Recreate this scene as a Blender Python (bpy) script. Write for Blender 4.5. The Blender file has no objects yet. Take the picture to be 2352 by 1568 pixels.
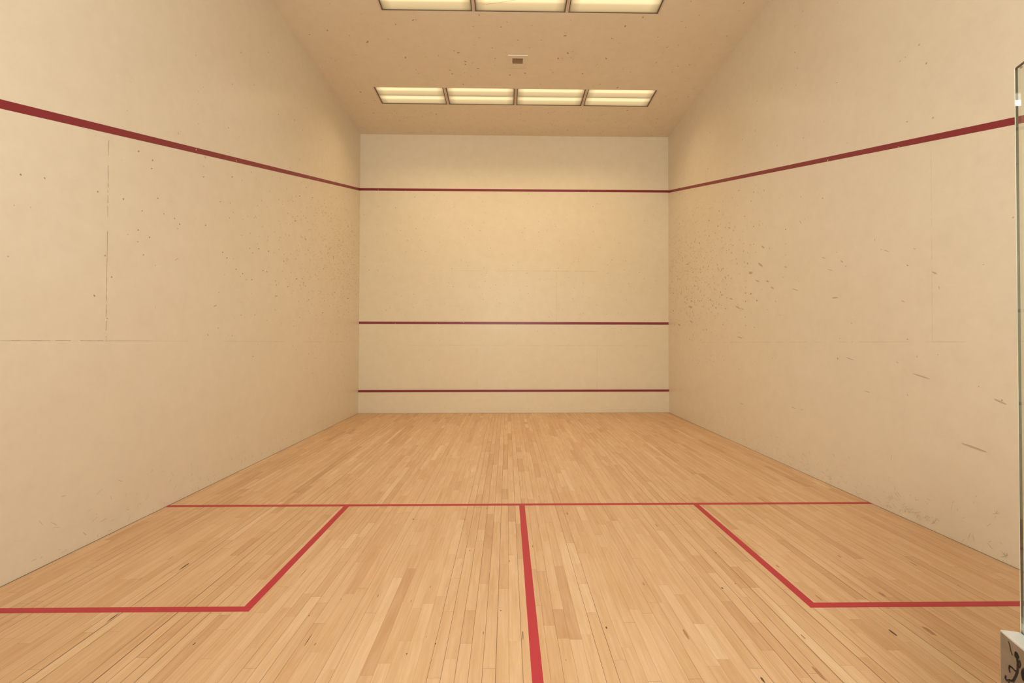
import bpy, math, random
from mathutils import Vector, Matrix

# ------------------------------------------------------------------ camera, world, exposure
SC = bpy.context.scene
COL = SC.collection
IW, IH = 2352, 1568
F_PX = 1086.28
CAM = Vector((-0.1316, 0.0073, 1.4808))
YAW, PITCH, ROLL = 0.0102, -0.0011, -0.0011

def cam_axes():
    cy, sy, cp, sp = math.cos(YAW), math.sin(YAW), math.cos(PITCH), math.sin(PITCH)
    f = Vector((sy * cp, cy * cp, sp)); r = Vector((cy, -sy, 0)); u = r.cross(f)
    cr, sr = math.cos(ROLL), math.sin(ROLL)
    return r * cr + u * sr, u * cr - r * sr, f
AX_R, AX_U, AX_F = cam_axes()
cd = bpy.data.cameras.new('camera')
cd.sensor_width = 36; cd.lens = F_PX / IW * 36; cd.clip_start = 0.01; cd.clip_end = 60
cam = bpy.data.objects.new('camera', cd); COL.objects.link(cam)
m = Matrix((AX_R, AX_U, -AX_F)).transposed().to_4x4(); m.translation = CAM
cam.matrix_world = m
SC.camera = cam

w = bpy.data.worlds.new('world'); SC.world = w; w.use_nodes = True
w.node_tree.nodes['Background'].inputs[0].default_value = (1, .93, .82, 1)
w.node_tree.nodes['Background'].inputs[1].default_value = 0.05
SC.view_settings.view_transform = 'Standard'; SC.view_settings.look = 'None'
SC.view_settings.gamma = 1; SC.view_settings.use_curve_mapping = False
SC.view_settings.exposure = 0.11
COURT_WATTS = (11, 9, 2)             # each ceiling fixture of the three rows, front to back
COURT_SPREAD = (133, 109, 140)        # cut-off of the prismatic lenses
COURT_COLOR = ((1.0, .77, .46), (.90, .95, .95), (1.0, .9, .8))   # front row set warmer to yellow the far end
GALLERY_WATTS = 6                     # each tube light in the gallery behind the glass back wall
GALLERY_COLOR = (1.0, .95, .90)
FILL_WATTS = 238                     # floodlight added behind the camera to brighten the near walls
FILL_COLOR = (.95, 1.0, .99)
FILL_TILT = 20
LENS_GLOW = 1.0

random.seed(11)
D = 9.75
HW = 3.2

# ------------------------------------------------------------------ room shape
WL = (-3.188, -3.1386, -3.1937, -3.1443)      # front foot, front top, back foot, back top
WR = (3.2033, 3.202, 3.1673, 3.226)
def wall_x(s, Y, z):
    fb, ft, bb, bt = WL if s < 0 else WR
    v, t = Y / D, z / 5.7
    return (fb * (1 - t) + ft * t) * v + (bb * (1 - t) + bt * t) * (1 - v)
def ceil_z(X, Y):
    return 5.706 - 0.0072 * X + 0.0292 * (D - Y)

def ray(px, py):
    return (AX_F + AX_R * ((px - IW / 2) / F_PX) + AX_U * (-(py - IH / 2) / F_PX))
def on_floor(px, py, z=0.0):
    d = ray(px, py); t = (z - CAM.z) / d.z
    return CAM + d * t
def on_front(px, py, Y=D):
    d = ray(px, py); t = (Y - CAM.y) / d.y
    return CAM + d * t
def on_side(s, px, py):
    d = ray(px, py); X = s * HW
    for _ in range(12):
        t = (X - CAM.x) / d.x; p = CAM + d * t; X = wall_x(s, p.y, p.z)
    return p
def on_ceiling(px, py):
    d = ray(px, py); z = 5.8
    for _ in range(12):
        t = (z - CAM.z) / d.z; p = CAM + d * t; z = ceil_z(p.x, p.y)
    return p

# ------------------------------------------------------------------ helpers
def tag(o, label=None, cat=None, group=None, kind=None):
    for k, v in (('label', label), ('category', cat), ('group', group), ('kind', kind)):
        if v: o[k] = v
    return o
def empty(name, loc=(0, 0, 0), rz=0):
    o = bpy.data.objects.new(name, None); COL.objects.link(o)
    o.location = loc; o.rotation_euler = (0, 0, rz); o.empty_display_size = .1
    return o
class MB:
    def __init__(self): self.v = []; self.f = []; self.mi = []
    def quad(self, *p, mi=0):
        n = len(self.v); self.v += [tuple(q) for q in p]; self.f.append(tuple(range(n, n + len(p)))); self.mi.append(mi)
    def box(self, x0, x1, y0, y1, z0, z1, mp=None, mi=0):
        mp = mp or (lambda x, y, z: (x, y, z))
        n = len(self.v)
        for z in (z0, z1):
            for x, y in ((x0, y0), (x1, y0), (x1, y1), (x0, y1)): self.v.append(tuple(mp(x, y, z)))
        for f in ((3, 2, 1, 0), (4, 5, 6, 7), (0, 1, 5, 4), (1, 2, 6, 5), (2, 3, 7, 6), (3, 0, 4, 7)):
            self.f.append(tuple(n + i for i in f)); self.mi.append(mi)
    def tube(self, pts, r, n=8):
        pts = [Vector(p) for p in pts]; base = len(self.v)
        for i, p in enumerate(pts):
            t = (pts[min(i + 1, len(pts) - 1)] - pts[max(i - 1, 0)]).normalized()
            a = t.orthogonal().normalized(); 
            if abs(t.z) < .9: a = Vector((0, 0, 1)).cross(t).normalized()
            b = t.cross(a)
            rr = r[i] if isinstance(r, (list, tuple)) else r
            for k in range(n):
                q = 2 * math.pi * k / n
                self.v.append(tuple(p + (a * math.cos(q) + b * math.sin(q)) * rr))
        for i in range(len(pts) - 1):
            for k in range(n):
                a = base + i * n + k; b = base + i * n + (k + 1) % n
                self.f.append((a, b, b + n, a + n)); self.mi.append(0)
        self.f.append(tuple(base + k for k in reversed(range(n)))); self.mi.append(0)
        self.f.append(tuple(base + (len(pts) - 1) * n + k for k in range(n))); self.mi.append(0)
    def build(self, name, mats, parent=None, bevel=0, solidify=None, smooth=False):
        me = bpy.data.meshes.new(name); me.from_pydata(self.v, [], self.f); me.update()
        if not isinstance(mats, (list, tuple)): mats = [mats]
        for q in mats: me.materials.append(q)
        for p, i in zip(me.polygons, self.mi): p.material_index = i; p.use_smooth = smooth
        o = bpy.data.objects.new(name, me); COL.objects.link(o)
        if parent: o.parent = parent
        if solidify:
            md = o.modifiers.new('thickness', 'SOLIDIFY'); md.thickness = abs(solidify); md.offset = -1 if solidify > 0 else 1
        if bevel:
            md = o.modifiers.new('bevel', 'BEVEL'); md.width = bevel; md.segments = 2; md.limit_method = 'ANGLE'
        return o

# ------------------------------------------------------------------ materials
def mat(name):
    q = bpy.data.materials.new(name); q.use_nodes = True
    nt = q.node_tree; b = nt.nodes['Principled BSDF']
    return q, nt, b
def N(nt, t, **kw):
    n = nt.nodes.new(t)
    for k, v in kw.items():
        if k.startswith('i_'): n.inputs[k[2:].replace('_', ' ')].default_value = v
        else: setattr(n, k, v)
    return n
def c4(c): return (c[0], c[1], c[2], 1)
def plain(name, col, rough=.5, metal=0, spec=.5, vary=.06, scale=6, bump=0):
    """a painted or metal surface with faint uneven wear"""
    q, nt, b = mat(name)
    tc = N(nt, 'ShaderNodeTexCoord'); no = N(nt, 'ShaderNodeTexNoise', i_Scale=scale, i_Detail=5.0)
    nt.links.new(tc.outputs['Object'], no.inputs['Vector'])
    mx = N(nt, 'ShaderNodeMix', data_type='RGBA')
    mx.inputs[6].default_value = c4([v * (1 - vary) for v in col]); mx.inputs[7].default_value = c4([min(1, v * (1 + vary)) for v in col])
    nt.links.new(no.outputs['Fac'], mx.inputs[0]); nt.links.new(mx.outputs[2], b.inputs['Base Color'])
    b.inputs['Roughness'].default_value = rough; b.inputs['Metallic'].default_value = metal
    b.inputs['Specular IOR Level'].default_value = spec
    if bump:
        n2 = N(nt, 'ShaderNodeTexNoise', i_Scale=90.0, i_Detail=3.0); nt.links.new(tc.outputs['Object'], n2.inputs['Vector'])
        bp = N(nt, 'ShaderNodeBump', i_Strength=bump, i_Distance=.002)
        nt.links.new(n2.outputs['Fac'], bp.inputs['Height']); nt.links.new(bp.outputs[0], b.inputs['Normal'])
    return q

def wall_material(name, col, rough, spec):
    """cream court paint: large soft blotches of grime, fine mottling, slight roller texture"""
    q, nt, b = mat(name)
    tc = N(nt, 'ShaderNodeTexCoord')
    n1 = N(nt, 'ShaderNodeTexNoise', i_Scale=.55, i_Detail=4.0, i_Roughness=.6)
    n2 = N(nt, 'ShaderNodeTexNoise', i_Scale=7.0, i_Detail=6.0, i_Roughness=.7)
    n3 = N(nt, 'ShaderNodeTexNoise', i_Scale=260.0, i_Detail=2.0)
    for n in (n1, n2, n3): nt.links.new(tc.outputs['Object'], n.inputs['Vector'])
    r1 = N(nt, 'ShaderNodeValToRGB'); r1.color_ramp.elements[0].position = .3; r1.color_ramp.elements[1].position = .7
    r1.color_ramp.elements[0].color = c4([col[0] * .975, col[1] * .96, col[2] * .93]); r1.color_ramp.elements[1].color = c4(col)
    nt.links.new(n1.outputs['Fac'], r1.inputs[0])
    mx = N(nt, 'ShaderNodeMix', data_type='RGBA', blend_type='MULTIPLY'); mx.inputs[0].default_value = 1
    r2 = N(nt, 'ShaderNodeValToRGB'); r2.color_ramp.elements[0].position = .25; r2.color_ramp.elements[1].position = .75
    r2.color_ramp.elements[0].color = (.95, .94, .92, 1); r2.color_ramp.elements[1].color = (1.02, 1.02, 1.02, 1)
    nt.links.new(n2.outputs['Fac'], r2.inputs[0]); nt.links.new(r1.outputs[0], mx.inputs[6]); nt.links.new(r2.outputs[0], mx.inputs[7])
    nt.links.new(mx.outputs[2], b.inputs['Base Color'])
    b.inputs['Roughness'].default_value = rough; b.inputs['Specular IOR Level'].default_value = spec
    bp = N(nt, 'ShaderNodeBump', i_Strength=.08, i_Distance=.001)
    nt.links.new(n3.outputs['Fac'], bp.inputs['Height']); nt.links.new(bp.outputs[0], b.inputs['Normal'])
    return q

WALL = (.775, .68, .53)
M_wall = wall_material('cream_court_paint', WALL, .34, .45)
M_front = wall_material('cream_front_wall_paint', (.83, .73, .545), .40, .32)
M_ceil = wall_material('buff_ceiling_paint', (.81, .695, .53), .8, .2)
M_tin = wall_material('cream_tin_paint', (.83, .73, .545), .35, .5)
M_red = plain('oxblood_wall_line_paint', (.235, .019, .028), .4, vary=.08, scale=3)
M_redf = plain('crimson_floor_line_paint', (.45, .028, .042), .4, spec=.3, vary=.05, scale=2)
M_mark = plain('rubber_ball_mark', (.40, .28, .17), .6, vary=.12, scale=20)
M_mark2 = plain('faint_ball_mark', (.54, .42, .27), .6, vary=.1, scale=20)
M_mark3 = plain('grey_rubber_streak', (.52, .42, .30), .6, vary=.08, scale=30)
M_seam = plain('panel_joint', (.46, .35, .23), .8, vary=.25, scale=14)
M_seam2 = plain('faint_panel_joint', (.60, .48, .32), .8, vary=.15, scale=14)
M_gap = plain('dark_floor_gap', (.16, .09, .05), .9)
M_frame = plain('fixture_trim_enamel', (.68, .53, .43), .5)
M_house = plain('fixture_dark_edge', (.16, .10, .07), .7)
M_plate = plain('vent_plate_paint', (.76, .65, .49), .8, spec=.2)
M_vent_edge = plain('vent_lit_lip', (.9, .85, .75), .4)  # light caught by the plate's near edge, put into the colour
M_grille = plain('vent_dark_core', (.11, .055, .03), .9)
M_grbar = plain('vent_grille_bars', (.36, .22, .14), .7)
M_metal = plain('satin_nickel', (.66, .66, .62), .38, metal=.55, vary=.10, scale=25, bump=.15)
M_lockface = plain('blotchy_lock_reflection', (.30, .25, .20), .5, metal=.35, vary=.22, scale=38, bump=.2)  # dull reflection on the metal face, put into its base colour
M_ink = plain('black_marker_ink', (.012, .008, .012), .5)
M_carpet = plain('gallery_carpet', (.10, .09, .09), .95)
M_gwall = plain('gallery_plaster', (.72, .68, .60), .8)

def plank_material():
    q, nt, b = mat('maple_strip_floor')
    at = N(nt, 'ShaderNodeAttribute', attribute_name='tone'); sp = N(nt, 'ShaderNodeSeparateColor')
    nt.links.new(at.outputs['Color'], sp.inputs[0])
    tc = N(nt, 'ShaderNodeTexCoord')
    off = N(nt, 'ShaderNodeVectorMath', operation='SCALE'); off.inputs['Scale'].default_value = 40
    nt.links.new(at.outputs['Color'], off.inputs[0])
    ad = N(nt, 'ShaderNodeVectorMath', operation='ADD')
    nt.links.new(tc.outputs['Object'], ad.inputs[0]); nt.links.new(off.outputs[0], ad.inputs[1])
    mp = N(nt, 'ShaderNodeMapping'); mp.inputs['Scale'].default_value = (55, 2.2, 1)
    nt.links.new(ad.outputs[0], mp.inputs[0])
    g = N(nt, 'ShaderNodeTexNoise', i_Scale=1.0, i_Detail=5.0, i_Roughness=.6, i_Distortion=.6); nt.links.new(mp.outputs[0], g.inputs['Vector'])
    mp2 = N(nt, 'ShaderNodeMapping'); mp2.inputs['Scale'].default_value = (9, 1.6, 1)
    nt.links.new(ad.outputs[0], mp2.inputs[0])
    g2 = N(nt, 'ShaderNodeTexNoise', i_Scale=1.0, i_Detail=4.0, i_Roughness=.6, i_Distortion=1.2); nt.links.new(mp2.outputs[0], g2.inputs['Vector'])
    tone = N(nt, 'ShaderNodeValToRGB'); cr = tone.color_ramp
    cr.elements[0].position = 0; cr.elements[0].color = (.58, .345, .18, 1)
    cr.elements[1].position = 1; cr.elements[1].color = (.755, .535, .32, 1)
    for p_, c_ in ((.18, (.63, .39, .21, 1)), (.5, (.68, .44, .245, 1)), (.8, (.72, .485, .28, 1))):
        e = cr.elements.new(p_); e.color = c_
    nt.links.new(sp.outputs['Red'], tone.inputs[0])
    r = N(nt, 'ShaderNodeValToRGB'); r.color_ramp.elements[0].position = .3; r.color_ramp.elements[1].position = .62
    r.color_ramp.elements[0].color = (.90, .86, .80, 1); r.color_ramp.elements[1].color = (1.02, 1.02, 1.02, 1)
    nt.links.new(g.outputs['Fac'], r.inputs[0])
    r2 = N(nt, 'ShaderNodeValToRGB'); r2.color_ramp.elements[0].position = .3; r2.color_ramp.elements[1].position = .6
    r2.color_ramp.elements[0].color = (.93, .87, .80, 1); r2.color_ramp.elements[1].color = (1, 1, 1, 1)
    nt.links.new(g2.outputs['Fac'], r2.inputs[0])
    m1 = N(nt, 'ShaderNodeMix', data_type='RGBA', blend_type='MULTIPLY'); m1.inputs[0].default_value = 1
    nt.links.new(tone.outputs[0], m1.inputs[6]); nt.links.new(r.outputs[0], m1.inputs[7])
    m2 = N(nt, 'ShaderNodeMix', data_type='RGBA', blend_type='MULTIPLY'); m2.inputs[0].default_value = 1
    nt.links.new(m1.outputs[2], m2.inputs[6]); nt.links.new(r2.outputs[0], m2.inputs[7])
    nt.links.new(m2.outputs[2], b.inputs['Base Color'])
    b.inputs['Roughness'].default_value = .48; b.inputs['Specular IOR Level'].default_value = .35
    return q
M_plank = plank_material()

def glass_material():
    q, nt, b = mat('green_tinted_toughened_glass')
    b.inputs['Base Color'].default_value = (.93, .985, .95, 1)
    b.inputs['Transmission Weight'].default_value = 1; b.inputs['Roughness'].default_value = 0.0
    b.inputs['IOR'].default_value = 1.5
    out = nt.nodes['Material Output']
    va = N(nt, 'ShaderNodeVolumeAbsorption'); va.inputs['Color'].default_value = (.50, .85, .62, 1); va.inputs['Density'].default_value = 2.5
    nt.links.new(va.outputs[0], out.inputs['Volume'])
    return q
M_glass = glass_material()

def lens_material():
    """acrylic lens with two tubes glowing behind it; local coordinates: x along, y across"""
    q, nt, b = mat('glowing_acrylic_lens')
    uv = N(nt, 'ShaderNodeUVMap', uv_map='lens'); s = N(nt, 'ShaderNodeSeparateXYZ'); nt.links.new(uv.outputs[0], s.inputs[0])
    # band across (v) : one bright tube band per half lens
    cr = N(nt, 'ShaderNodeValToRGB'); e = cr.color_ramp.elements
    e[0].position = 0; e[0].color = (.62, .62, .62, 1); e[1].position = 1; e[1].color = (.30, .30, .30, 1)
    for p_, v in ((.16, 1.0), (.36, 1.0), (.50, .66), (.80, .56), (.93, .48)):
        n = cr.color_ramp.elements.new(p_); n.color = (v, v, v, 1)
    nt.links.new(s.outputs['Y'], cr.inputs[0])
    er = N(nt, 'ShaderNodeValToRGB'); e = er.color_ramp.elements
    e[0].position = 0; e[0].color = (.25, .25, .25, 1); e[1].position = 1; e[1].color = (.25, .25, .25, 1)
    for p_, v in ((.025, .62), (.11, 1.0), (.89, 1.0), (.975, .62)):
        n = er.color_ramp.elements.new(p_); n.color = (v, v, v, 1)
    nt.links.new(s.outputs['X'], er.inputs[0])
    mu = N(nt, 'ShaderNodeMath', operation='MULTIPLY'); nt.links.new(cr.outputs[0], mu.inputs[0]); nt.links.new(er.outputs[0], mu.inputs[1])
    m2 = N(nt, 'ShaderNodeMath', operation='MULTIPLY'); m2.inputs[1].default_value = LENS_GLOW; nt.links.new(mu.outputs[0], m2.inputs[0])
    hue = N(nt, 'ShaderNodeMix', data_type='RGBA'); hue.inputs[6].default_value = (.80, .56, .25, 1); hue.inputs[7].default_value = (1.0, .77, .42, 1)
    nt.links.new(mu.outputs[0], hue.inputs[0])
    b.inputs['Base Color'].default_value = (.25, .22, .15, 1); b.inputs['Roughness'].default_value = .5
    nt.links.new(hue.outputs[2], b.inputs['Emission Color']); nt.links.new(m2.outputs[0], b.inputs['Emission Strength'])
    return q
M_lens = lens_material()

# ------------------------------------------------------------------ floor
fm = MB()
BW = .0603
planks = []
fm.quad((-3.4, -.03, -.004), (3.4, -.03, -.004), (3.4, D + .1, -.004), (-3.4, D + .1, -.004), mi=1)
x = -3.32; row = 0
tones = [None]
while x < 3.32:
    ga = random.choice((.0002, .0004, .0004, .0006, .0009, .0016))
    y = -.03 - random.random() * .8
    drift = random.uniform(-.10, .10)
    while y < D + .1:
        L = random.choice((.25, .35, .45, .55, .7, .9, 1.15)) * random.uniform(.85, 1.15)
        y0, y1 = max(y, -.03), min(y + L, D + .1)
        if y1 > y0 + .01:
            ge = random.choice((.0002, .0004, .0008, .0012))
            fm.quad((x + ga, y0 + ge, 0), (x + BW - ga, y0 + ge, 0), (x + BW - ga, y1, 0), (x + ga, y1, 0))
            t = min(1, max(0, random.gauss(.55, .15) + drift))
            if random.random() < .07: t = random.uniform(.05, .25)
            tones.append((t, random.random(), random.random()))
        y += L
    x += BW
M_joint = plain('reddish_board_joint', (.27, .125, .06), .8)
floor = fm.build('floor', [M_plank, M_joint])
ca = floor.data.color_attributes.new('tone', 'FLOAT_COLOR', 'CORNER')
for p in floor.data.polygons:
    c = tones[p.index] or (0, 0, 0)
    for li in p.loop_indices: ca.data[li].color = (c[0], c[1], c[2], 1)
tag(floor, 'pale maple strip floor of the squash court with red lines', kind='structure')

def strip(name, pts, mt, parent, label=None, h=.0008):
    """thin painted polygon lying on the floor"""
    b = MB(); n = len(pts)
    b.v = [(p[0], p[1], .0003) for p in pts] + [(p[0], p[1], h) for p in pts]
    b.f = [tuple(reversed(range(n))), tuple(range(n, 2 * n))] + [(i, (i + 1) % n, n + (i + 1) % n, n + i) for i in range(n)]
    b.mi = [0] * len(b.f)
    o = b.build(name, mt, parent)
    if label: o['label'] = label
    return o
xl, xr = wall_x(-1, 4.3, 0), wall_x(1, 4.3, 0)
strip('short_line', [(xl, 4.262), (xr, 4.262), (xr, 4.312), (xl, 4.312)], M_redf, floor, 'thin red line across the full width of the floor')
strip('half_court_line', [(-.025, -.02), (.025, -.02), (.025, 4.262), (-.025, 4.262)], M_redf, floor, 'red line running down the middle of the floor')
for s, lab in ((-1, 'left'), (1, 'right')):
    xe = wall_x(s, 2.63, 0)
    pts = [(s * 1.55, 4.262), (s * 1.55, 2.612), (xe, 2.612), (xe, 2.662), (s * 1.60, 2.662), (s * 1.60, 4.262)]
    if s < 0: pts.reverse()
    strip('service_box_line', pts, M_redf, floor, 'red L-shaped line of the %s service box' % lab)
# dark crack where the floor boards stop at the walls
g = MB()
for s in (-1, 1):
    a, b_ = wall_x(s, 0, 0), wall_x(s, D, 0)
    g.quad((a - s * .006, 0, .001), (a + s * .01, 0, .001), (b_ + s * .01, D, .001), (b_ - s * .006, D, .001))
g.quad((-3.18, D - .032, .001), (3.2, D - .032, .001), (3.2, D, .001), (-3.18, D, .001))
g.build('expansion_gap', M_gap, floor)

# knots, dents and stains in the maple
M_knot = plain('dark_knot', (.13, .06, .035), .6)
M_knot2 = plain('brown_knot', (.42, .20, .10), .5)
M_stain = plain('rust_stain', (.67, .37, .19), .5)
def ellipse_on(mb, c, u, v, mi=0, n=10, jit=.18):
    pts = []
    for k in range(n):
        q = 2 * math.pi * k / n; r = 1 + random.uniform(-jit, jit)
        pts.append(c + u * (math.cos(q) * r) + v * (math.sin(q) * r))
    mb.quad(*pts, mi=mi)
kn = MB()
for px, py, a, b_, mi in ((1393, 1441, .0042, .011, 0), (1575, 1455, .007, .045, 1), (1170, 1288, .004, .016, 1), (1068, 1193, .007, .010, 1),
        (1079, 1264, .006, .008, 1), (1303, 1179, .008, .03, 1), (1000, 1478, .004, .005, 0), (934, 1501, .004, .005, 0), (724, 1479, .004, .012, 1),
        (1644, 1269, .006, .006, 0), (1659, 1350, .006, .008, 0), (1689, 1340, .005, .007, 1), (1786, 1300, .006, .02, 1), (1880, 1372, .005, .035, 1),
        (2050, 1452, .006, .03, 0), (2135, 1449, .012, .04, 1), (2026, 1364, .008, .03, 1), (1752, 1561, .005, .02, 0), (1880, 1545, .008, .05, 1),
        (1845, 1462, .004, .02, 1), (259, 1418, .004, .04, 0), (424, 1300, .006, .05, 0), (392, 1281, .004, .03, 1), (446, 1478, .003, .012, 0),
        (949, 1192, .006, .01, 0), (708, 1469, .002, .05, 0), (1201, 1458, .002, .04, 0), (1150, 1402, .003, .006, 0), (1118, 1167, .004, .03, 1),
        (2099, 1295, .005, .03, 1), (1928, 1277, .006, .02, 1), (1508, 1206, .005, .03, 1), (1478, 1340, .004, .02, 1), (697, 1315, .003, .06, 1)):
    ellipse_on(kn, on_floor(px, py, .0009), Vector((a, 0, 0)), Vector((0, b_, 0)), mi)
for _ in range(110):
    c = Vector((random.uniform(-3.1, 3.1), random.uniform(.8, 9.5), .0009))
    ellipse_on(kn, c, Vector((random.uniform(.001, .003), 0, 0)), Vector((0, random.uniform(.004, .02), 0)), random.choice((1, 1, 0)), 8)
for px, py, a, b_ in ((1022, 1425, .006, .10), (885, 1300, .008, .10), (850, 1325, .01, .07)):
    ellipse_on(kn, on_floor(px, py, .0009), Vector((a, 0, 0)), Vector((0, b_, 0)), 2)
kn.build('wood_knots', [M_knot, M_knot2, M_stain], floor)['kind'] = 'stuff'

# ------------------------------------------------------------------ walls
def side_wall(s, name):
    b = MB(); ny, nz = 16, 10; ZT = 6.3
    g_ = [[(wall_x(s, -.03 + (D + .13) * i / ny, ZT * j / nz), -.03 + (D + .13) * i / ny, ZT * j / nz) for j in range(nz + 1)] for i in range(ny + 1)]
    for row_ in g_: b.v += row_
    for i in range(ny):
        for j in range(nz):
            a = i * (nz + 1) + j; q = (a, a + 1, a + nz + 2, a + nz + 1)
            b.f.append(q if s < 0 else tuple(reversed(q))); b.mi.append(0)
    o = b.build(name, M_wall, solidify=.15)
    # thicken away from the room
    o.modifiers[0].offset = 1 if False else -1
    return o
wall_left = tag(side_wall(-1, 'wall_left'), 'cream left side wall with a sloping dark red out line', kind='structure')
wall_right = tag(side_wall(1, 'wall_right'), 'cream right side wall with a sloping dark red out line and rubber streaks', kind='structure')
# normals must face into the room so that the thickness grows outwards
for o, s in ((wall_left, -1), (wall_right, 1)):
    nrm = o.data.polygons[0].normal
    if nrm.x * s > 0: o.data.flip_normals()
fw = MB(); fw.box(-3.45, 3.45, D, D + .15, 0, 6.3)
wall_front = tag(fw.build('wall_front', M_front), 'cream front wall crossed by three dark red lines', kind='structure')

def front_band(name, l0, l1, r0, r1, mt, parent, Y=D, label=None, th=.0012, xa=None, xb=None):
    """painted band between two left edge pixels and two right edge pixels on the front wall"""
    zl1, zl0 = on_front(826, l0, Y).z, on_front(826, l1, Y).z
    zr1, zr0 = on_front(1535, r0, Y).z, on_front(1535, r1, Y).z
    xa = wall_x(-1, D, zl0) if xa is None else xa; xb = wall_x(1, D, zr0) if xb is None else xb
    b = MB()
    P = [(xa, Y - .0003, zl0), (xb, Y - .0003, zr0), (xb, Y - .0003, zr1), (xa, Y - .0003, zl1)]
    Q = [(p[0], Y - th, p[2]) for p in P]
    b.v = P + Q; b.f = [(4, 5, 6, 7), (0, 1, 5, 4), (2, 3, 7, 6), (1, 2, 6, 5), (3, 0, 4, 7)]; b.mi = [0] * 5
    o = b.build(name, mt, parent)
    if label: o['label'] = label
    return zl0, zr0
front_band('out_line', 431.9, 437.4, 436.9, 442.2, M_red, wall_front, label='dark red top line of the front wall')
front_band('service_line', 738.2, 743.9, 740.0, 745.5, M_red, wall_front, label='dark red middle line of the front wall')

# tin: the board along the foot of the front wall, its red strip on top
tin = MB(); TY = D - .022
ztop = on_front(1180, 897.5, TY).z
xa, xb = wall_x(-1, D, 0) - .002, wall_x(1, D, 0) + .002
tin.box(xa, xb, TY, D - .0005, 0, ztop - .02)
tn = tin.build('tin_board', M_tin)
tag(tn, 'low cream tin board along the foot of the front wall with a red top strip', 'tin')
ts = MB(); ts.box(xa, xb, TY - .006, D - .0005, ztop - .02, ztop + .022)
o = ts.build('top_strip', M_red, tn, bevel=.003); o['label'] = 'dark red rounded strip'

# sloping out lines on the side walls
def side_line(s, a, b2, parent):
    """a, b2 = (px, top, bottom) at two places; band runs the length of the wall"""
    def fit(k):
        p, q = on_side(s, a[0], a[k]), on_side(s, b2[0], b2[k])
        sl = (p.z - q.z) / (p.y - q.y); return lambda Y: p.z + sl * (Y - p.y)
    top, bot = fit(1), fit(2)
    m_ = MB(); n = 24
    for i in range(n + 1):
        Y = D * i / n
        for z in (bot(Y), top(Y)):
            xx = wall_x(s, Y, z)
            m_.v.append((xx - s * .0004, Y, z)); m_.v.append((xx - s * .0014, Y, z))
    for i in range(n):
        k = i * 4
        for f in ((k + 1, k + 5, k + 7, k + 3), (k, k + 4, k + 5, k + 1), (k + 3, k + 7, k + 6, k + 2)):
            m_.f.append(f if s > 0 else tuple(reversed(f))); m_.mi.append(0)
    o = m_.build('out_line', M_red, parent); o['label'] = 'dark red line sloping down towards the back'
    return top, bot
side_line(-1, (826, 431.9, 437.6), (0, 227.6, 249.0), wall_left)
side_line(1, (1537, 436.9, 442.4), (2329.4, 269.2, 286.4), wall_right)

# ------------------------------------------------------------------ ball marks and panel joints
class Surf:
    """a place on a room surface: p = point, u/v = in-surface axes, n = into the room"""
def side_frame(s, Y, z, off=.0016):
    return Vector((wall_x(s, Y, z) - s * off, Y, z)), Vector((0, 1, 0)), Vector((0, 0, 1))
def seam_px(mb, proj_, a, b_, wd, off, mi, keep=.75, seg=26):
    pa, pb = proj_(*a), proj_(*b_)
    t = (pb - pa).normalized(); n = off.normalized(); w_ = t.cross(n) * wd * .5
    L = (pb - pa).length; k = 0.0
    while k < L:
        l = random.uniform(.5, 1.5) * L / seg
        if random.random() < keep:
            p, q = pa + t * k + off, pa + t * min(k + l, L) + off
            ww = w_ * random.uniform(.5, 1.3)
            mb.quad(p - ww, q - ww, q + ww, p + ww, mi=mi)
        k += l
SL = lambda x, y: on_side(-1, x, y)
SR = lambda x, y: on_side(1, x, y)
j = MB(); OL = Vector((.0013, 0, 0))
seam_px(j, SL, (-200, 781.5), (243, 782), .0035, OL, 0, .85)
seam_px(j, SL, (243, 782), (800, 785), .003, OL, 1, .7)
seam_px(j, SL, (249.5, 322), (243, 782), .0045, OL, 0, .8, 60)
seam_px(j, SL, (190, 294), (222, 306), .0015, OL, 1, .95, 8); seam_px(j, SL, (222, 306), (249.5, 323), .0015, OL, 1, .95, 8)
j.build('panel_joints', [M_seam, M_seam2], wall_left)
j = MB(); OR = Vector((-.0013, 0, 0))
seam_px(j, SR, (1610, 786), (1800, 785.6), .0035, OR, 1, .8)
seam_px(j, SR, (1800, 785.6), (2420, 784.2), .0025, OR, 1, .65)
seam_px(j, SR, (2138.5, 340), (2142, 784), .0022, OR, 1, .85, 40)
j.build('panel_joints', [M_seam, M_seam2], wall_right)
j = MB(); OF = Vector((0, -.0012, 0))
seam_px(j, on_front, (1215, 622.3), (1373, 623), .005, OF, 1, .95)
seam_px(j, on_front, (1000, 621.5), (1215, 622.3), .003, OF, 1, .7)
seam_px(j, on_front, (930, 792.5), (1510, 794), .003, OF, 1, .8)
seam_px(j, on_front, (1278, 623), (1278, 739), .004, OF, 1, .9)
seam_px(j, on_front, (1095, 797), (1095, 894), .003, OF, 1, .85)
seam_px(j, on_front, (1371, 797), (1371, 894), .003, OF, 1, .85)
j.build('panel_joints', [M_seam, M_seam2], wall_front)

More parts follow.
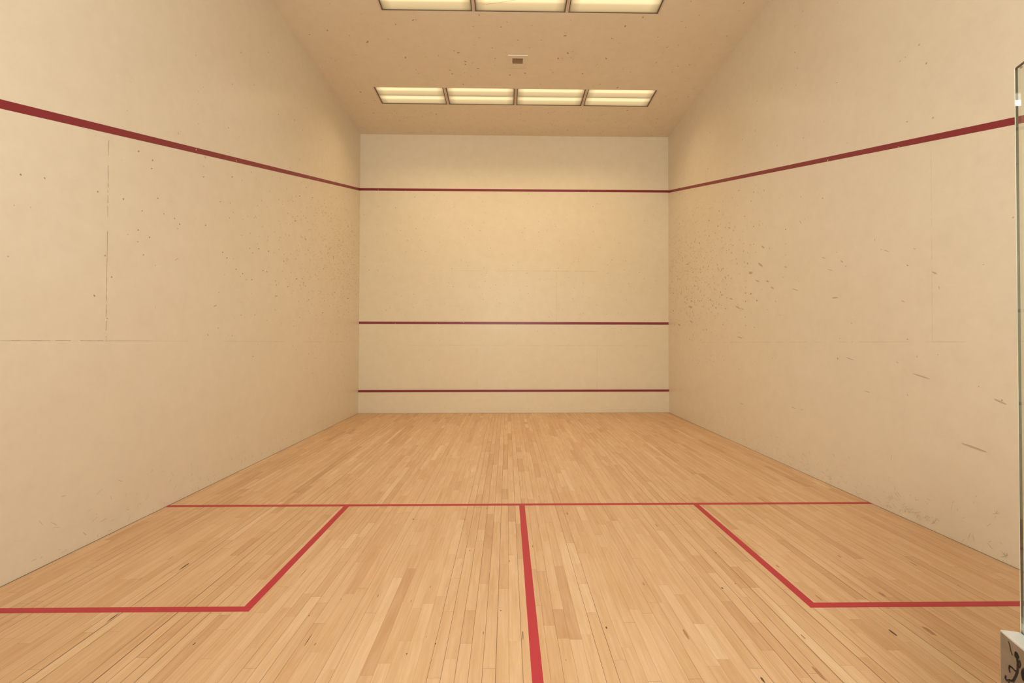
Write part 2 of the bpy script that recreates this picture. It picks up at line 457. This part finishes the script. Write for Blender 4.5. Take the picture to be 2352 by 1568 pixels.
def side_mark_px(mb, s, a, b_, thick, mi):
    """streak from pixel a to pixel b_, thick in metres"""
    pa, pb = on_side(s, *a), on_side(s, *b_)
    c = (pa + pb) / 2; c.x -= s * .0017; d = pb - pa; d.x = 0
    t = d.normalized(); v = Vector((0, -t.z, t.y)) * thick * .5
    u = t * max(d.length * .5, thick * .5)
    ellipse_on(mb, c, u, v, mi, 14, .08)
def scatter(mb, s, n, fy, fz, r, mis, stretch=1.5, tilt=0):
    for _ in range(n):
        Y, z = fy(), fz()
        if not (.2 < Y < D - .03 and .05 < z < 5.5): continue
        c, u, v = side_frame(s, Y, z)
        a = random.gauss(tilt, .7); rr = random.uniform(*r)
        uu = (u * math.cos(a) + v * math.sin(a)) * rr * random.uniform(1, stretch); vv = (v * math.cos(a) - u * math.sin(a)) * rr * random.uniform(.55, 1)
        ellipse_on(mb, c, uu, vv, random.choice(mis), 8)
G = random.gauss; U = random.uniform
mk = MB()
scatter(mk, -1, 900, lambda: D - abs(G(0, 1.5)), lambda: G(3.0, .75), (.004, .010), (1, 1, 1, 0))
scatter(mk, -1, 260, lambda: G(7.6, 1.0), lambda: G(2.6, .6), (.004, .011), (1, 1, 0))
scatter(mk, -1, 120, lambda: U(2.5, 9), lambda: U(1.2, 5.2), (.003, .009), (1, 1, 0))
for x_, y_ in ((224, 440), (317, 528), (326, 484), (376, 491), (102, 409), (47, 401), (318, 347), (350, 368), (348, 387), (283, 457), (241, 587),
               (362, 455), (343, 545), (329, 585), (256, 636), (472, 517), (511, 579), (521, 592), (557, 628), (542, 618), (573, 570), (661, 658),
               (681, 640), (678, 507), (688, 450), (717, 454), (709, 688), (741, 718), (799, 685), (533, 406), (467, 406), (594, 571), (578, 642), (566, 642)):
    side_mark_px(mk, -1, (x_ - 1.6, y_ + .8), (x_ + 1.6, y_ - .8), U(.008, .014), 0)
side_mark_px(mk, -1, (490, 704), (498, 700), .012, 2); side_mark_px(mk, -1, (401, 598), (409, 592), .006, 2)
side_mark_px(mk, -1, (190, 1222), (198, 1229), .006, 2); side_mark_px(mk, -1, (140, 1140), (152, 1137), .004, 2)
# scuffs low down by the floor
def scuffs(mb, s, n, y0, y1):
    for _ in range(n):
        Y = U(y0, y1); z = abs(G(0, .16)) + .02
        c, u, v = side_frame(s, Y, z); a = G(.0, .9); L = U(.008, .035)
        uu = (u * math.cos(a) + v * math.sin(a)) * L; vv = (v * math.cos(a) - u * math.sin(a)) * U(.0010, .0022)
        ellipse_on(mb, c, uu, vv, random.choice((1, 2, 1)), 8)
scuffs(mk, -1, 170, 1.8, 9)
mk.build('ball_marks', [M_mark, M_mark2, M_mark3], wall_left)['kind'] = 'stuff'

mk = MB()
scatter(mk, 1, 850, lambda: D - abs(G(0, 1.4)), lambda: G(2.9, .8), (.004, .010), (1, 1, 1, 0))
scatter(mk, 1, 300, lambda: G(7.8, .9), lambda: G(2.5, .55), (.005, .012), (1, 0, 1), 1.9, .3)
scatter(mk, 1, 130, lambda: U(2.5, 9), lambda: U(1.0, 5.2), (.003, .009), (1, 1, 0))
for a, b_, t in (((2141, 624), (2153, 629), .013), ((2156, 657), (2159, 664), .007), ((2071, 690), (2078, 693), .009), ((1911, 684), (1926, 683), .015),
                 ((1931, 598), (1937, 603), .012), ((2030, 574), (2043, 578), .006), ((2096, 857), (2138, 871), .011), ((2284, 916), (2313, 929), .014),
                 ((2208, 1017), (2269, 1039), .015), ((1943, 820), (1961, 827), .008), ((1986, 898), (1999, 901), .008), ((2059, 830), (2064, 834), .008),
                 ((1742, 604), (1752, 612), .03), ((1720, 626), (1728, 627), .035), ((1690, 703), (1701, 709), .02), ((1702, 708), (1709, 711), .012),
                 ((1582, 703), (1590, 706), .035), ((1584, 736), (1592, 741), .02), ((1558, 745), (1563, 747), .03), ((1820, 663), (1834, 667), .010),
                 ((1837, 507), (1841, 513), .010), ((1694, 773), (1706, 777), .014), ((1749, 564), (1756, 570), .02), ((1676, 685), (1683, 687), .02),
                 ((1735, 643), (1745, 647), .014), ((1760, 645), (1767, 647), .018), ((1771, 659), (1778, 663), .018), ((1665, 634), (1668, 641), .02),
                 ((1692, 603), (1694, 607), .02), ((1709, 600), (1711, 604), .016), ((1716, 603), (1719, 607), .02), ((1802, 612), (1808, 614), .016),
                 ((1888, 591), (1896, 593), .010), ((1817, 934), (1829, 938), .006), ((1838, 939), (1846, 942), .006), ((1700, 925), (1708, 929), .01),
                 ((2098, 570), (2104, 572), .006), ((1900, 618), (1914, 622), .006)):
    side_mark_px(mk, 1, a, b_, t, 2)
scuffs(mk, 1, 230, 1.5, 9)
for cx, cy in ((2085, 1175), (2105, 1185), (2075, 1168), (2130, 1188), (2040, 1160), (2310, 1275), (1905, 1095), (2290, 1180), (2145, 1195), (2045, 1140)):
    for _ in range(9):
        p = on_side(1, cx + G(0, 6), cy + G(0, 5)); a = G(.3, .8)
        side_mark_px(mk, 1, (cx + G(0, 6), cy + G(0, 5)), (cx + G(0, 6), cy + G(0, 5)), U(.0015, .003), 2)
mk.build('ball_marks', [M_mark, M_mark2, M_mark3], wall_right)['kind'] = 'stuff'

mk = MB()
for _ in range(420):
    X, z = U(-3.1, 3.1), G(3.0, .9)
    if not .6 < z < 5.4: continue
    rr = U(.003, .009)
    ellipse_on(mk, Vector((X, D - .0016, z)), Vector((rr, 0, 0)), Vector((0, 0, rr * U(.6, 1))), random.choice((1, 1, 1, 0)), 8)
for _ in range(60):
    X, z = U(-3.1, 3.1), abs(G(0, .05)) + .02
    ellipse_on(mk, Vector((X, TY - .0012, z)), Vector((U(.005, .02), 0, 0)), Vector((0, 0, .0015)), 1, 8)
mk.build('ball_marks', [M_mark, M_mark2], wall_front)['kind'] = 'stuff'

# ------------------------------------------------------------------ ceiling with recessed fixtures
FW, FD = 1.205, .60
# (centre X of row, far edge Y, number of fixtures) measured on the ceiling
a_, b_ = on_ceiling(875.5, 238.5), on_ceiling(1490, 245)
r1c = (a_.x + b_.x) / 2; r1far = (a_.y + b_.y) / 2; r1w = (b_.x - a_.x) / 4
n_ = on_ceiling(1185, 203.5).y
r1d = r1far - n_
a2, b2 = on_ceiling(874, 23.5), on_ceiling(1514, 32)
r2c = (a2.x + b2.x) / 2; r2far = (a2.y + b2.y) / 2; r2w = (b2.x - a2.x) / 3
print('ROWS', r1c, r1far, r1w, r1d, '|', r2c, r2far, r2w)
gap_rows = r1far - r2far
rows = [(r1c, r1far, 4, r1w, r1d), (r2c, r2far, 3, r2w, r1d), (r2c, r2far - 2 * gap_rows + .12, 3, r2w, r1d)]
def cm(x, y, h): return (x, y, ceil_z(x, y) + h)
holes = [(c - n * wd / 2, c + n * wd / 2, far - dp, far) for c, far, n, wd, dp in rows]
ys = sorted({-.03, D + .1} | {v for h in holes for v in h[2:]})
cb = MB(); CT = .10
for i in range(len(ys) - 1):
    y0, y1 = ys[i], ys[i + 1]; hole = next((h for h in holes if abs(h[2] - y0) < 1e-6 and abs(h[3] - y1) < 1e-6), None)
    for xa_, xb_ in ([(-3.45, 3.45)] if not hole else [(-3.45, hole[0]), (hole[1], 3.45)]):
        nn = 8
        cb.box(xa_, xb_, y0, y1, 0, CT, mp=cm)
ceiling = tag(cb.build('ceiling', M_ceil), 'buff painted ceiling with recessed light fixtures', kind='structure')
# ball marks on the ceiling
mk = MB()
def ceil_mark(X, Y, rr, mi):
    for h in holes:
        if h[0] - .05 < X < h[1] + .05 and h[2] - .05 < Y < h[3] + .05: return
    c = Vector(cm(X, Y, -.0016)); a = U(0, 3.1)
    u = Vector((math.cos(a), math.sin(a), 0)); v = Vector((-u.y, u.x, 0))
    ellipse_on(mk, c, v * rr * .7, u * rr * U(1, 1.7), mi, 8)
for _ in range(520):
    X, Y = U(-3.05, 3.05), D - abs(G(0, 1.3))
    if Y < D - .05: ceil_mark(X, Y, U(.004, .011), random.choice((0, 1, 1)))
for _ in range(150): ceil_mark(U(-3.05, 3.05), U(4.5, 8.5), U(.005, .013), random.choice((0, 1)))
for x_, y_ in ((931, 132), (1053, 121), (1069, 141), (1069, 148), (1098, 157), (845, 95), (843, 97), (1298, 82), (1304, 122), (1282, 134),
               (1338, 169), (1064, 193), (828, 211), (858, 259), (1002, 262), (1418, 201), (1441, 253), (1171, 172), (1206, 168), (1392, 134), (1436, 60)):
    p = on_ceiling(x_, y_); ceil_mark(p.x, p.y, .016, 0)
M_cm1 = plain('ceiling_ball_mark', (.44, .30, .18), .8); M_cm2 = plain('faint_ceiling_mark', (.60, .46, .30), .8)
mk.build('ball_marks', [M_cm1, M_cm2], ceiling)['kind'] = 'stuff'

def lens_mesh(x0, x1, y0, y1, h):
    me = bpy.data.meshes.new('lens')
    # y0 nearer the back of the court, y1 nearer the front wall
    V = [cm(x0, y0, h), cm(x1, y0, h), cm(x1, y1, h), cm(x0, y1, h)]
    T = [cm(x0, y0, h + .004), cm(x1, y0, h + .004), cm(x1, y1, h + .004), cm(x0, y1, h + .004)]
    me.from_pydata(V + T, [], [(3, 2, 1, 0), (4, 5, 6, 7), (0, 1, 5, 4), (1, 2, 6, 5), (2, 3, 7, 6), (3, 0, 4, 7)]); me.update()
    uvl = me.uv_layers.new(name='lens'); uvs = [(0, 0), (1, 0), (1, 1), (0, 1)] * 2
    for l in me.loops: uvl.data[l.index].uv = uvs[l.vertex_index]
    me.materials.append(M_lens)
    return me
ordinal = {4: ('leftmost', 'second from left', 'second from right', 'rightmost'), 3: ('left', 'middle', 'right')}
where = ('in the row of four nearest the front wall', 'in the row cut by the top edge of the photo', 'in the row above the glass back wall')
RH = .012        # recess of the lens above the ceiling
for ri, (c, far, n, wd, dp) in enumerate(rows):
    for k in range(n):
        x0 = c - n * wd / 2 + k * wd; x1 = x0 + wd; y0, y1 = far - dp, far
        root = empty('ceiling_light', cm((x0 + x1) / 2, (y0 + y1) / 2, 0)); base = Vector(root.location)
        tag(root, '%s recessed fluorescent ceiling light %s' % (ordinal[n][k], where[ri]), 'ceiling light', 'recessed ceiling lights')
        def local(x, y, h): return tuple(Vector(cm(x, y, h)) - base)
        hb = MB(); t = .004; te = .032
        # housing: thin dark edges hanging in the hole plus the closed top
        hb.box(x0 + .0005, x0 + te, y0 + .0005, y1 - .0005, 0.001, .098, mp=local); hb.box(x1 - te, x1 - .0005, y0 + .0005, y1 - .0005, 0.001, .098, mp=local)
        hb.box(x0 + te, x1 - te, y0 + .0005, y0 + t, 0.001, .098, mp=local); hb.box(x0 + te, x1 - te, y1 - t, y1 - .0005, 0.001, .098, mp=local)
        hb.box(x0 + te, x1 - te, y0 + t, y1 - t, .09, .098, mp=local)
        hb.build('housing', M_house, root)
        # painted trim flanges at the two ends, standing just under the ceiling face
        for xe0, xe1 in ((x0 + .0008, x0 + .019), (x1 - .019, x1 - .0008)):
            tb = MB(); tb.box(xe0, xe1, y0 + .001, y1 - .001, -.006, .0009, mp=local)
            tb.build('trim', M_frame, root)
        ym = (y0 + y1) / 2
        for ya, yb in ((y0 + t, ym - .003), (ym + .003, y1 - t)):
            me = lens_mesh(x0 + te, x1 - te, ya, yb, RH)
            for v in me.vertices: v.co -= base
            o = bpy.data.objects.new('lens', me); COL.objects.link(o); o.parent = root
        mbm = MB(); mbm.box(x0 + te, x1 - te, ym - .003, ym + .003, RH - .004, RH + .006, mp=local); mbm.build('lens_joint', M_frame, root)
        if ri == 1 and k == 1:
            cb_ = MB(); pts = [on_ceiling(*q) for q in ((1107, 13), (1145, 8), (1180, 2.5), (1205, -3), (1225, -10))]
            for p, q in zip(pts, pts[1:]):
                p, q = Vector(cm(p.x, p.y, RH - .0015)) - base, Vector(cm(q.x, q.y, RH - .0015)) - base
                n3 = (q - p).normalized().cross(Vector((0, 0, 1))) * .0022
                cb_.quad(p - n3, p + n3, q + n3, q - n3)
            co = cb_.build('crack', M_seam2, root); co['label'] = 'hairline crack across the lens'
        ld = bpy.data.lights.new('fluorescent_light', 'AREA'); ld.shape = 'RECTANGLE'; ld.size = wd - .12; ld.size_y = dp - .08
        ld.energy = COURT_WATTS[ri]; ld.color = COURT_COLOR[ri]; ld.spread = math.radians(COURT_SPREAD[ri])
        lo = bpy.data.objects.new('fluorescent_light', ld); COL.objects.link(lo); lo.parent = root; lo.location = (0, 0, RH - .007)

# ------------------------------------------------------------------ ceiling vent
v0, v1 = on_ceiling(1166.5, 126), on_ceiling(1212, 126)
vn = v0.y; vf = on_ceiling(1189, 155).y; vx0, vx1 = v0.x, v1.x
root = empty('ceiling_vent', cm((vx0 + vx1) / 2, (vn + vf) / 2, 0)); base = Vector(root.location)
tag(root, 'small square ceiling vent plate with a dark central grille between the two light rows', 'vent')
def local(x, y, h): return tuple(Vector(cm(x, y, h)) - base)
b = MB(); b.box(vx0 + .003, vx1 - .003, vn + .004, vf, -.008, -.0005, mp=local); b.build('plate', M_plate, root)
b = MB(); b.box(vx0, vx1, vn - .004, vn + .004, -.014, -.0005, mp=local); o = b.build('lip', M_vent_edge, root); o['label'] = 'near lip painted as if lit'
g0, g1 = on_ceiling(1177, 133), on_ceiling(1200.5, 144.5)
b = MB(); b.box(g0.x, g1.x, g0.y, g1.y, -.0095, -.008, mp=local); b.build('grille_opening', M_grille, root)
b = MB()
for k in range(1, 4):
    y = g0.y + (g1.y - g0.y) * k / 4; b.box(g0.x, g1.x, y - .008, y + .008, -.0125, -.0095, mp=local)
for k in range(1, 12):
    x_ = g0.x + (g1.x - g0.x) * k / 12; b.box(x_ - .0022, x_ + .0022, g0.y, g1.y, -.012, -.0095, mp=local)
b.build('grille_bars', M_grbar, root)

# ------------------------------------------------------------------ glass back wall, open door
ZTOP = 2.06
d = ray(2330.5, 157.5); t_ = (ZTOP - CAM.z) / d.z
E = CAM + d * t_                                     # top of the door's free edge
# direction of the door: its top edge climbs from (2330.5,157.5) to (2352,141)
d2 = ray(2352, 141.2); t2 = (ZTOP - CAM.z) / d2.z; E2 = CAM + d2 * t2
u = (E2 - E); u.z = 0; u.normalize()                 # towards the hinge
print('DOOR', E, u)
DW = (E.y + .02) / -u.y
Hn = E + u * DW; Hn.z = 0
print('HINGE', Hn, DW)
door = empty('door_1', (Hn.x, Hn.y, 0)); tag(door, 'open frameless glass door at the right edge of the view with a metal lock case', kind='structure')
ex = -u; ey = Vector((-ex.y, ex.x, 0))               # ex: hinge to free edge, ey: left (court side)
LEAN = .0085                                         # the pane leans a little: its foot stands further right
dm = Matrix((ex, ey, Vector((0, 0, 1)))).transposed().to_4x4() @ Matrix.Rotation(-LEAN, 4, 'X')
dm.translation = Vector((Hn.x, Hn.y, 0)) - ey * (LEAN * ZTOP)
door.matrix_world = dm
TH = .012
b = MB(); b.box(.012, DW - .0012, -TH, 0, .012, ZTOP); b.build('glass_panel', M_glass, door)
b = MB(); b.box(.02, DW - .001, -TH + .0015, -.0015, ZTOP - .0015, ZTOP + .0022); b.build('edge_seal', M_house, door)['label'] = 'thin dark seal along the top edge'
b = MB(); b.box(DW - .0011, DW + .0012, -TH, 0, .012, ZTOP); b.build('polished_edge', plain('seamed_glass_edge', (.74, .78, .63), .35), door)['label'] = 'pale green polished edge'
# lock case on the free edge
inv = dm.inverted(); invr = inv.to_3x3()
def on_door(px, py, off):
    o_, r_ = inv @ CAM, invr @ ray(px, py); t = (off - o_.y) / r_.y; return o_ + r_ * t
LZ = (inv @ CAM); 
# find off so that the case corner at the free edge projects to x = 2294.5
def px_of(P):
    q = P - CAM; return IW / 2 + F_PX * q.dot(AX_R) / q.dot(AX_F), IH / 2 - F_PX * q.dot(AX_U) / q.dot(AX_F)
lo_, hi_ = 0, .2
for _ in range(40):
    mid = (lo_ + hi_) / 2
    if px_of(dm @ Vector((DW, mid, .9)))[0] > 2294.8: lo_ = mid
    else: hi_ = mid
OFF = mid; LTOP = on_door(2294.8, 1443.5, OFF).z
print('LOCK', OFF, LTOP)
LH, LL = .20, .16
b = MB(); b.box(DW - LL, DW + .0005, .0004, OFF, LTOP - LH, LTOP)
case = b.build('lock_case', [M_lockface, M_metal], door, bevel=.0035)
for p in case.data.polygons:
    if abs(p.normal.z) > .9 or p.normal.x > .9: p.material_index = 1
case.modifiers[0].material = 1
b = MB(); b.box(DW - LL, DW + .0005, -TH - .022, -TH - .0004, LTOP - LH, LTOP); b.build('lock_back_plate', M_metal, door, bevel=.003)
# handwriting in black marker on the court side of the case
ink = MB()
strokes = [((2316, 1473), (2319, 1482), (2321, 1493), (2325, 1504)),
           ((2333, 1499), (2336, 1501), (2338, 1507), (2335, 1510), (2332, 1506), (2333, 1499)),
           ((2336, 1511), (2337, 1523), (2337, 1540), (2334, 1549), (2329, 1559), (2327, 1564)),
           ((2342, 1517), (2344, 1525), (2342, 1533), (2338, 1528), (2340, 1519), (2342, 1517)),
           ((2319, 1543), (2317.5, 1535), (2318, 1529), (2321, 1530), (2326, 1534), (2331, 1540), (2335, 1541)),
           ((2310, 1551), (2308.5, 1557), (2312, 1562), (2319, 1561), (2323, 1563), (2328, 1561)),
           ((2318, 1562), (2317, 1570), (2321, 1574)),
           ((2350, 1540), (2348, 1548), (2350, 1558), (2353, 1562)), ((2352, 1536), (2354, 1548), (2352, 1558))]
widths = [.0013, .0030, .0027, .0017, .0018, .0019, .0016, .0040, .0034]
for st, wd in zip(strokes, widths):
    # each stroke is a flat inked ribbon lying on the face
    P = [on_door(x_, y_, OFF + .0006) for x_, y_ in st]
    Q = []
    for i in range(len(P) - 1):
        for k in range(4): Q.append(P[i].lerp(P[i + 1], k / 4))
    Q.append(P[-1])
    for i in range(len(Q) - 1):
        a = (Q[i + 1] - Q[i]); a.y = 0
        if a.length < 1e-6: continue
        a.normalize(); n2 = Vector((-a.z, 0, a.x)) * wd
        k = a * wd * .5
        ink.quad(Q[i] - k - n2, Q[i + 1] + k - n2, Q[i + 1] + k + n2, Q[i] - k + n2)
io = ink.build('handwriting', M_ink, case); io['label'] = 'black marker scribble'
for z in (.25, 1.85):
    b = MB(); b.box(-.012, .055, -TH - .012, .012, z, z + .09); b.build('hinge', M_metal, door, bevel=.003)

# fixed glass panels each side of the doorway and the wall above
gx0 = Hn.x - DW - .03
wl, wr = wall_x(-1, 0, 1), wall_x(1, 0, 1)
xs = [wl + .01, (wl + gx0) / 2, gx0]
for i, (p, q) in enumerate(((xs[0], xs[1]), (xs[1], xs[2]), (Hn.x + .03, (Hn.x + .03 + wr) / 2), ((Hn.x + .03 + wr) / 2, wr - .02))):
    b = MB(); b.box(p + .003, q - .003, -.055, -.043, .002, 2.13)
    o = b.build('window_%d' % (i + 1), M_glass, bevel=.001); tag(o, ('clear glass panel of the back wall beside the left wall', 'clear glass panel of the back wall left of the doorway', 'clear glass panel of the back wall right of the doorway', 'clear glass panel of the back wall beside the right wall')[i], kind='structure')
OPEN_TOP = 3.35                       # open strip between the glass and the wall above it, letting the added light in
b = MB(); b.box(-3.45, 3.45, -.12, -.02, OPEN_TOP, 6.3)
tag(b.build('wall_back', M_wall), 'cream wall above the open top of the glass back wall', kind='structure')

# gallery behind the glass
GT = OPEN_TOP
b = MB(); b.box(-4, 4, -3.2, -.032, -.06, -.005); tag(b.build('gallery_floor', M_carpet), 'dark carpet of the gallery behind the court', kind='structure')
b = MB(); b.box(-4, 4, -3.3, -3.2, -.06, GT + .1); tag(b.build('gallery_wall_back', M_gwall), 'plain gallery wall facing the court', kind='structure')
for s in (-1, 1):
    b = MB(); xx = sorted((s * 4, s * 4.1)); b.box(xx[0], xx[1], -3.2, -.03, -.06, GT + .1); tag(b.build('gallery_wall_' + ('left' if s < 0 else 'right'), M_gwall), 'plain gallery end wall', kind='structure')
b = MB(); b.box(-4, 4, -3.2, -.121, GT, GT + .1); tag(b.build('gallery_ceiling', M_gwall), 'gallery ceiling', kind='structure')
M_glow = plain('tube_and_fill_cover', (.8, .8, .8), .5)
bs = M_glow.node_tree.nodes['Principled BSDF']; bs.inputs['Emission Color'].default_value = (1, .96, .9, 1); bs.inputs['Emission Strength'].default_value = 3
for x_, lab in ((-1.9, 'left'), (1.9, 'right')):
    root = empty('gallery_light', (x_, -1.6, GT))
    tag(root, '%s surface mounted tube light on the gallery ceiling' % lab, 'ceiling light', 'gallery lights')
    b = MB(); b.box(-.62, .62, -.07, .07, -.03, -.0002); b.build('housing', M_vent_edge, root, bevel=.004)
    b = MB(); b.box(-.60, .60, -.05, .05, -.07, -.031); b.build('tube_cover', M_glow, root, bevel=.012)
    ld = bpy.data.lights.new('gallery_tube', 'AREA'); ld.shape = 'RECTANGLE'; ld.size = 1.15; ld.size_y = .09; ld.energy = GALLERY_WATTS; ld.color = GALLERY_COLOR
    lo = bpy.data.objects.new('gallery_tube', ld); COL.objects.link(lo); lo.parent = root; lo.location = (0, 0, -.075)

# floodlight made up to light the court from behind the camera
FZ = 2.95
root = empty('added_fill_light', (-.1, -.6, FZ)); root.rotation_euler = (math.radians(FILL_TILT), 0, 0)
tag(root, 'square floodlight added over the glass back wall to brighten the court', 'fill_light')
b = MB(); b.box(-.36, .36, -.14, -.02, -.24, .24); b.build('housing', M_metal, root, bevel=.01)
b = MB(); b.box(-.34, .34, -.0195, -.006, -.22, .22); b.build('diffuser', M_glow, root, bevel=.003)
for x_ in (-.37, .37):
    b = MB(); b.tube([(x_, -.08, 0), (x_, -.08 - .1, (GT - FZ - .02))], .008); b.build('hanger', M_metal, root)
ld = bpy.data.lights.new('added_fill', 'AREA'); ld.shape = 'RECTANGLE'; ld.size = .66; ld.size_y = .42; ld.energy = FILL_WATTS; ld.color = FILL_COLOR
lo = bpy.data.objects.new('added_fill', ld); COL.objects.link(lo); lo.parent = root; lo.location = (0, .002, 0); lo.rotation_euler = (math.radians(90), 0, 0)
